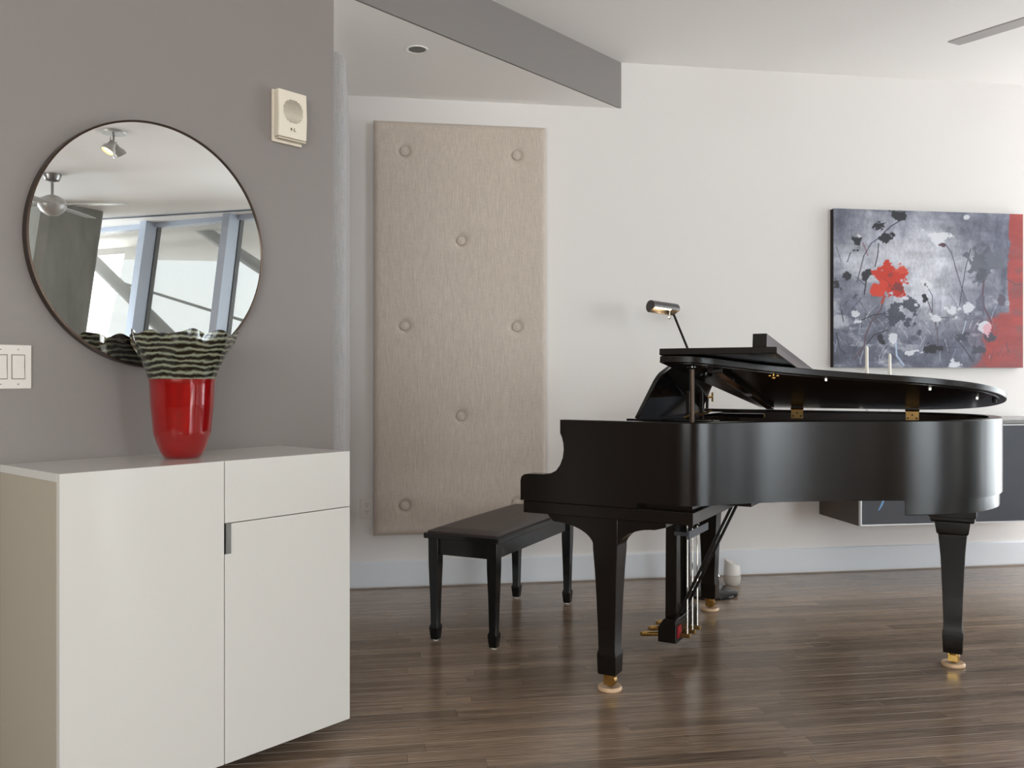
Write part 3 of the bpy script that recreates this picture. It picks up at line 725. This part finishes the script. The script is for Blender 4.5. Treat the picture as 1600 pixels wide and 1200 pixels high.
# double spotlight seen in the mirror
sl = thing('spotlight', 'ceiling spotlight with two swivel heads, seen in the round mirror', 'light', (2.956,1.536,CEIL), math.radians(20))
MB().lathe([(.085,-.018),(.088,-.010),(.088,0)], 32).build('canopy', M_fanw, sl)
for i,(x,y,dx,dy) in enumerate(((-.035,.02,-.05,-.03),(.035,-.02,.06,.03))):
    d = Vector((dx,dy,-.10)).normalized(); p = Vector((x,y,-.018)); q = p+Vector((0,0,-.075))
    hd = MB()
    up = Vector((0,0,1)); aa = d.cross(up).normalized(); bb_ = aa.cross(d)
    hd.rings([[q+d*l_+(aa*math.cos(2*PI*j/20)+bb_*math.sin(2*PI*j/20))*r_ for j in range(20)] for l_,r_ in ((-.012,.012),(0,.024),(.03,.030),(.055,.048),(.085,.052),(.085,.046),(.06,.040))])
    hh = hd.build('spot_head', M_fanw, sl)
    MB().tube([p, q-d*.008], .006, 8).tube([p+Vector((.028,0,-.04)), q+Vector((.034,0,0))], .003, 6).tube([p+Vector((-.028,0,-.04)), q+Vector((-.034,0,0))], .003, 6).build('yoke', M_nickel, hh)
    MB().rings([[q+d*l_+(aa*math.cos(2*PI*j/20)+bb_*math.sin(2*PI*j/20))*r_ for j in range(20)] for l_,r_ in ((.062,.038),(.066,.038))]).build('bulb', M_bulb if i == 0 else M_switch, hh)

# ------------------------------------------------------------------ floor lamp behind the piano
lp = thing('floor_lamp', 'black pharmacy floor lamp with lit half-cylinder shade behind the piano', 'lamp', (1.060,4.83,0))
MB().lathe([(.158,0),(.163,.006),(.163,.016),(.155,.022),(.06,.030),(.02,.033)], 48).build('base', M_gloss, lp)
MB().tube([(0,0,.03),(0,0,1.06)], .009, 14).build('pole', M_gloss, lp)
MB().tube([(.012,0,.03),(.05,-.03,.10),(.035,-.02,.135),(0,0,.14)], .012, 10).build('cord_collar', M_chrome, lp)
jt = MB().ball((0,0,1.065), .013).tube([(-.02,0,1.065),(.028,-.01,1.065)], .006, 10).box(.022,-.012,1.04,.030,.004,1.09).build('joint', M_brass, lp)
hx, hz = -.183, 1.525
MB().tube([(0,0,1.065),(hx,.0,hz-.01)], .0065, 10).build('arm', M_gloss, lp)
ax = Vector((.80,.55,-.06)).normalized(); sd = Vector((-.55,.8,0)).normalized(); upv = ax.cross(sd)*1; upv = upv if upv.z > 0 else -upv
ctr = Vector((hx-.060,-.02,hz+.020)); HL = .092; HR = .034
arc = [math.radians(a) for a in range(-62, 190, 10)]
def hp(l_, r_, a): return ctr+ax*l_+(sd*math.cos(a)+upv*math.sin(a))*r_
sh = MB()
rg = []
for l_ in (-HL, HL): rg.append([hp(l_, HR, a) for a in arc]+[hp(l_, HR-.002, a) for a in reversed(arc)])
sh.rings(rg)
for l_,l2 in ((-HL-.002,-HL),(HL,HL+.002)): sh.rings([[hp(l_, HR, a) for a in arc],[hp(l2, HR, a) for a in arc]])
o = sh.build('shade', M_gun, lp); 
MB().tube([ctr-ax*.055+upv*.004, ctr+ax*.055+upv*.004], .010, 12).build('bulb', M_bulb, lp)
MB().tube([ctr+ax*.05-upv*.005, ctr+ax*.05-upv*.045], .003, 8).ball(ctr+ax*.05-upv*.048, .008).build('pull_knob', M_chrome, lp)
pl = bpy.data.lights.new('lamp_light', 'POINT'); pl.energy = .8; pl.color = (1,.7,.4); pl.shadow_soft_size = .01
po = bpy.data.objects.new('lamp_light', pl); COL.objects.link(po); po.parent = lp; po.location = ctr-upv*.014

# smart speaker
spk = thing('smart_speaker', 'small white rounded smart speaker on the floor by the baseboard', 'speaker', (1.245,5.03,0), math.radians(-20))
lower = MB().lathe([(.034,0),(.036,.004),(.044,.012),(.0475,.03),(.0480,.055)], 40).build('mesh_base', M_fabric_sp, spk)
R_ = []
for k,(r_,z) in enumerate(((.0480,.0555),(.047,.08),(.044,.11),(.0415,.135))):
    ring = []
    for j in range(40):
        a = 2*PI*j/40; x = r_*math.cos(a); zz = z
        if k == 3: zz = .128-x*.42
        elif k == 2: zz = .106-x*.15
        ring.append((x, r_*math.sin(a), zz))
    R_.append(ring)
MB().rings(R_).build('shell', M_switch, spk, bevel=.003)

# ------------------------------------------------------------------ floating console, candles
q0 = Vector((1.922,4.904,0))
cs = thing('floating_console', 'long grey wall-hung console with glass doors, behind the piano tail', 'console', (q0.x,q0.y,0), BA)
Lc = 1.345; z0, z1 = .348, .93
MB().box(0,.022,z0,Lc,.462,z1-.02).build('body', M_cons_side, cs, bevel=.001, smooth=0)
MB().box(-.002,-.002,z1-.02,Lc+.002,.462,z1).build('top', M_constop, cs, bevel=.001, smooth=0)
for a,b in ((.0,.6885),(.6915,Lc)):
    d = MB().box(a+.006,.002,z0+.012,b-.006,.018,z1-.031).build('door', M_glassgrey, cs, smooth=0)
    m = MB(); w = .007
    m.box(a,0,z0+.003,b,.020,z0+.003+w).box(a,0,z1-.024-w,b,.020,z1-.024).box(a,0,z0+.003+w,a+w,.020,z1-.024-w).box(b-w,0,z0+.003+w,b,.020,z1-.024-w)
    m.build('door_frame', mat('anodised_frame', srgb(222,222,224), .3, metal=.3), d, smooth=0)
    if a == 0:
        P_ = [(.105,.433,.001),(.112,.440,.004),(.125,.462,.0065),(.138,.49,.006),(.150,.525,.004),(.158,.56,.001)]
        MB().rings([[(x-w_,.0018,z),(x+w_,.0018,z)] for x,z,w_ in P_], cap=False, closed=False).build('brush_mark', M_blue, d, smooth=0)['label'] = 'pale blue brush stroke'
tp_ = Matrix.Rotation(BA,4,'Z')
def onconsole(x, y): return q0+(tp_ @ Vector((x,y,0)))
for (x,y,ht,zt,lab) in ((.155,.20,.255,1.353,'taller white taper candle in a glass holder on the console, left of the pair'),(.335,.26,.225,1.313,'shorter white taper candle in a glass holder on the console, right of the pair')):
    p = onconsole(x,y)
    hd = thing('candle_holder', lab.replace('taller white taper candle in a glass holder','slim glass candlestick under the taller candle').replace('shorter white taper candle in a glass holder','slim glass candlestick under the shorter candle'), 'candlestick', (p.x,p.y,z1), 0, 'glass candlesticks on the console')
    MB().lathe([(.036,0),(.038,.004),(.012,.014),(.008,.05),(.008,ht-.03),(.013,ht-.012),(.014,ht),(.010,ht)], 24).build('stem', mat('clear_glass', (.9,.93,.93,1), .03, trans=.9), hd)
    c = MB().lathe([(.0098,ht-.012),(.0098,ht+.02),(.0085,zt-z1-.012),(.0035,zt-z1-.001),(.0005,zt-z1)], 20).build('taper_candle', M_wax)
    tag(c, lab, 'candle', 'white taper candles'); c.location = (p.x,p.y,z1)

# ------------------------------------------------------------------ the painting
def noise(h, w, cells, seed, ax=1.0):
    r = np.random.RandomState(seed); gy, gx = max(2,int(cells)), max(2,int(cells*ax))
    g = r.rand(gy+2, gx+2); y = np.linspace(0, gy, h, endpoint=False); x = np.linspace(0, gx, w, endpoint=False)
    yi = y.astype(int); xi = x.astype(int); fy = y-yi; fx = x-xi; fy = fy*fy*(3-2*fy); fx = fx*fx*(3-2*fx)
    a = g[yi][:,xi]; b = g[yi][:,xi+1]; c = g[yi+1][:,xi]; d = g[yi+1][:,xi+1]
    return (a*(1-fx)+b*fx)*(1-fy[:,None])+(c*(1-fx)+d*fx)*fy[:,None]
def fbm(h, w, cells, seed, ax=1.0, n=5):
    s_ = 0; a = 1; t_ = 0
    for k in range(n): s_ = s_+a*noise(h, w, cells*2**k, seed+k*13, ax); t_ += a; a *= .55
    return s_/t_
def painting_colors(H_, W_2):
    Y, X = np.mgrid[0:H_, 0:W_2]; X = X/(W_2-1)*1175.; Y = Y/(H_-1)*985.
    s3 = lambda *c: np.array(c, float)
    warp = (fbm(H_, W_2, 5, 1)-.5)*260; warp2 = (fbm(H_, W_2, 6, 31)-.5)*260
    Xw, Yw = X+warp, Y+warp2
    light = np.exp(-(((Xw-560)/300)**2+((Yw-400)/330)**2))+.75*np.exp(-(((Xw-80)/170)**2+((Yw-310)/110)**2))+.35*np.exp(-(((Xw-330)/260)**2+((Yw-180)/160)**2))
    st_ = fbm(H_, W_2, 7, 51, 4)*.6+fbm(H_, W_2, 22, 77, .5)*.4
    light = light+(st_-.5)*1.0-.18*np.clip((Y-560)/300,0,1)+.10
    light = np.clip(light, 0, 1)[...,None]
    C = s3(96,99,114)*(1-light)+s3(196,197,207)*light
    vv = fbm(H_, W_2, 9, 91)[...,None]; v2 = (fbm(H_, W_2, 30, 63, .35, 3)*.5+fbm(H_, W_2, 60, 64, 2.5, 2)*.5)[...,None]; C = C*(.70+.30*vv+.34*v2)
    wh = np.clip((fbm(H_, W_2, 14, 5, .6)-.60)*7, 0, 1)*np.clip((Y-200)/400,0,1); C = C*(1-.55*wh[...,None])+s3(222,224,230)*.55*wh[...,None]
    dk = np.clip((fbm(H_, W_2, 16, 8, 1.4)-.56)*7, 0, 1)*np.clip((Y-560)/180,0,1); C = C*(1-.5*dk[...,None])+s3(72,74,86)*.5*dk[...,None]
    # red field on the right and low right
    nr = (fbm(H_, W_2, 10, 17)-.5)
    red = np.clip((X-1080+nr*40)/8,0,1)
    red2 = np.clip((X-(1010-(Y-600)*.30)+nr*240)/45,0,1)*np.clip((Y-590+nr*220)/60,0,1)
    pur = np.clip((X-800+nr*260)/200,0,1)*np.clip((Y-620+nr*160)/140,0,1)
    C = C*(1-.55*pur[...,None])+s3(112,96,112)*.55*pur[...,None]
    rm = np.maximum(red, red2)[...,None]; rt = fbm(H_, W_2, 8, 23, .6)[...,None]
    RC = s3(188,74,66)*(1-rt)+s3(146,82,84)*rt; RC = RC*(1.06-.2*fbm(H_, W_2, 25, 3, .4)[...,None]); C = C*(1-.93*rm)+RC*.93*rm
    gd = np.clip((fbm(H_, W_2, 9, 71)-.62)*8,0,1)[...,None]*rm; C = C*(1-.5*gd)+s3(116,84,90)*.5*gd
    jag = (fbm(H_, W_2, 26, 41)-.5)*1.7; jag2 = (fbm(H_, W_2, 50, 43)-.5)*1.8
    def put(mk, col, al=1.0):
        nonlocal C
        mk = np.clip(mk, 0, 1)[...,None]*al; C = C*(1-mk)+s3(*col)*mk
    def blob(cx, cy, rx, ry, col, al=1., k=1.0):
        cx -= 133; cy -= 110
        d = np.sqrt(((X-cx)/rx)**2+((Y-cy)/ry)**2); put((1-d+(jag*1.5+jag2*.8)*k)*9, col, al)
    def line(P_, w, col, al=.9):
        for (x0,y0),(x1,y1) in zip(P_, P_[1:]):
            x0 -= 133; x1 -= 133; y0 -= 110; y1 -= 110
            dx, dy = x1-x0, y1-y0; t_ = np.clip(((X-x0)*dx+(Y-y0)*dy)/(dx*dx+dy*dy+1e-6),0,1)
            d = np.hypot(X-x0-t_*dx, Y-y0-t_*dy); put((w-d)/2+.5, col, al)
    G = (50,50,56); S = (80,80,92)
    r_ = random.Random(5)
    for k in range(150):     # grassy strokes low in the picture
        x = r_.uniform(140,1180); y = r_.uniform(700,1080); a = r_.uniform(-.7,.7); L = r_.uniform(20,95)
        c = r_.choice([(70,72,84),(88,90,104),(196,200,210),(168,176,196),(60,62,72),(120,126,146)])
        line([(x,y),(x+L*math.sin(a)*.5,y-L*.5),(x+L*math.sin(a*1.4),y-L)], r_.uniform(1,3.5), c, .5)
    for P_,w,c in [([(535,175),(480,210),(440,250)],3,G),([(415,280),(360,320),(315,400),(290,500),(275,560)],3.2,S),([(310,320),(340,400)],2.5,(120,70,80)),
                 ([(405,320),(400,390),(383,465)],3,G),([(440,650),(420,730),(360,810),(325,900),(318,960),(260,1040)],4.5,(96,76,84)),([(330,545),(318,640)],4,G),([(265,530),(320,580)],2,G),
                 ([(290,680),(325,740),(320,800)],2,S),([(300,800),(380,765),(480,755)],2.5,G),([(815,310),(855,370),(885,480),(925,610),(960,700)],3.5,(96,92,108)),([(975,340),(945,450),(920,600),(905,700)],3,S),
                 ([(700,580),(735,640),(735,740)],2.5,S),([(705,670),(730,740),(765,860),(770,960)],3,(92,80,92)),([(1058,540),(1050,640),(1060,710),(1105,800)],6,(100,80,92)),([(875,900),(940,980),(990,1060)],3,(66,60,70)),([(780,970),(900,965)],2,S),
                 ([(150,880),(170,980),(200,1010)],3,G),([(330,950),(380,890),(460,860)],3,G),([(180,740),(192,810)],3,G),([(240,740),(300,660)],2.5,S),([(150,350),(180,440)],2,S),([(235,380),(215,440)],2.5,G),([(910,930),(935,840),(945,800)],3,(190,200,215)),
                 ([(510,930),(515,1020),(560,1080)],5,(178,196,220)),([(760,780),(880,775)],2,S),([(1190,520),(1260,560),(1300,560)],2.5,S),([(1130,1010),(1145,990),(1150,1020),(1165,985),(1180,1020),(1200,995),(1215,1020)],1.6,(120,70,74)),([(1200,930),(1215,1000)],2.5,(96,70,80))]:
        line(P_, w, c)
    for b_ in [(535,145,46,32),(412,218,30,30),(450,278,36,36),(272,308,32,36),(325,515,34,30),(205,530,28,26),(152,566,26,32),(420,918,20,28),(690,650,18,30),(735,965,40,30)]: blob(*b_, G)
    for b_ in [(265,648,30,34),(510,740,52,60),(600,700,40,44),(590,790,40,44),(500,810,34,34),(655,880,24,24),(930,910,38,28),(1105,897,42,28),(1032,985,34,34)]: blob(*b_, (74,76,88), .92)
    blob(1055,430,92,88,(92,96,106),.85); blob(1150,410,60,56,(112,116,128),.6); blob(1045,520,60,34,(84,88,98),.7); blob(1170,665,28,42,(96,90,104),.95,.3); blob(1040,650,26,80,(96,96,112),.7)
    for b_ in [(1290,480,30,26),(1260,590,40,40),(1285,860,26,26),(1270,745,30,18)]: blob(*b_, (130,84,86), .6)
    for b_ in [(780,275,56,44),(690,562,36,30),(750,770,36,22),(492,900,22,26),(885,1075,28,22),(1070,825,30,34),(275,275,22,14),(945,140,18,10),(600,1000,40,14),(265,790,22,26),(870,740,40,24),(960,720,24,30)]:
        blob(*b_, (222,224,230), .85, 1.4)
    blob(800,322,18,16,(92,70,78)); blob(1085,850,20,26,(212,150,164),.7); blob(690,572,10,14,(86,82,92),.8)
    # the red poppy
    blob(475,545,104,98,(196,62,48),1,.55); blob(410,600,52,48,(206,70,54),1,.6); blob(520,620,52,42,(184,56,46),1,.6)
    blob(475,515,17,19,(150,66,60),.9); blob(520,590,42,30,(124,62,62),.9); blob(530,480,40,22,(214,88,68),.7)
    line([(420,520),(470,570),(500,600)],2.5,(176,60,54)); line([(440,650),(425,690)],9,(170,76,66))
    return np.clip(C,0,255)/255
PWt, PHt = 1.262, .953
pc = BP+BD*((1.92-BP.x)/BD.x)
pt = thing('painting', 'large unframed canvas painting of a red poppy among grey and black flowers', 'painting', (pc.x,pc.y,1.231), BA)
MB().box(.001,-.039,.001,PWt-.001,0,PHt-.001).build('canvas', M_canvas_side, pt, smooth=0)
nxp, nyp = 400, 304
Cc = painting_colors(nyp, nxp)
lin = np.where(Cc <= .04045, Cc/12.92, ((Cc+.055)/1.055)**2.4)
gx = np.linspace(0, PWt, nxp); gz = np.linspace(PHt, 0, nyp); GX, GZ = np.meshgrid(gx, gz)
vv_ = np.stack([GX.ravel(), np.full(GX.size, -.0405), GZ.ravel()], 1)
me = bpy.data.meshes.new('painted_surface'); idx = np.arange(nxp*nyp).reshape(nyp, nxp)
fq = np.stack([idx[1:,:-1].ravel(), idx[1:,1:].ravel(), idx[:-1,1:].ravel(), idx[:-1,:-1].ravel()], 1)
me.vertices.add(len(vv_)); me.vertices.foreach_set('co', vv_.ravel()); me.loops.add(fq.size); me.loops.foreach_set('vertex_index', fq.ravel())
me.polygons.add(len(fq)); me.polygons.foreach_set('loop_start', np.arange(0, fq.size, 4)); me.update(calc_edges=True)
ca = me.color_attributes.new('paint', 'FLOAT_COLOR', 'POINT')
ca.data.foreach_set('color', np.concatenate([lin.reshape(-1,3), np.ones((nxp*nyp,1))], 1).ravel())
mp_ = bpy.data.materials.new('oil_paint'); mp_.use_nodes = True; n_ = mp_.node_tree.nodes
at_ = n_.new('ShaderNodeAttribute'); at_.attribute_name = 'paint'; mp_.node_tree.links.new(at_.outputs['Color'], n_['Principled BSDF'].inputs['Base Color']); n_['Principled BSDF'].inputs['Roughness'].default_value = .45
n_['Principled BSDF'].inputs['Specular IOR Level'].default_value = .3
me.materials.append(mp_); o = bpy.data.objects.new('painted_surface', me); COL.objects.link(o); o.parent = pt
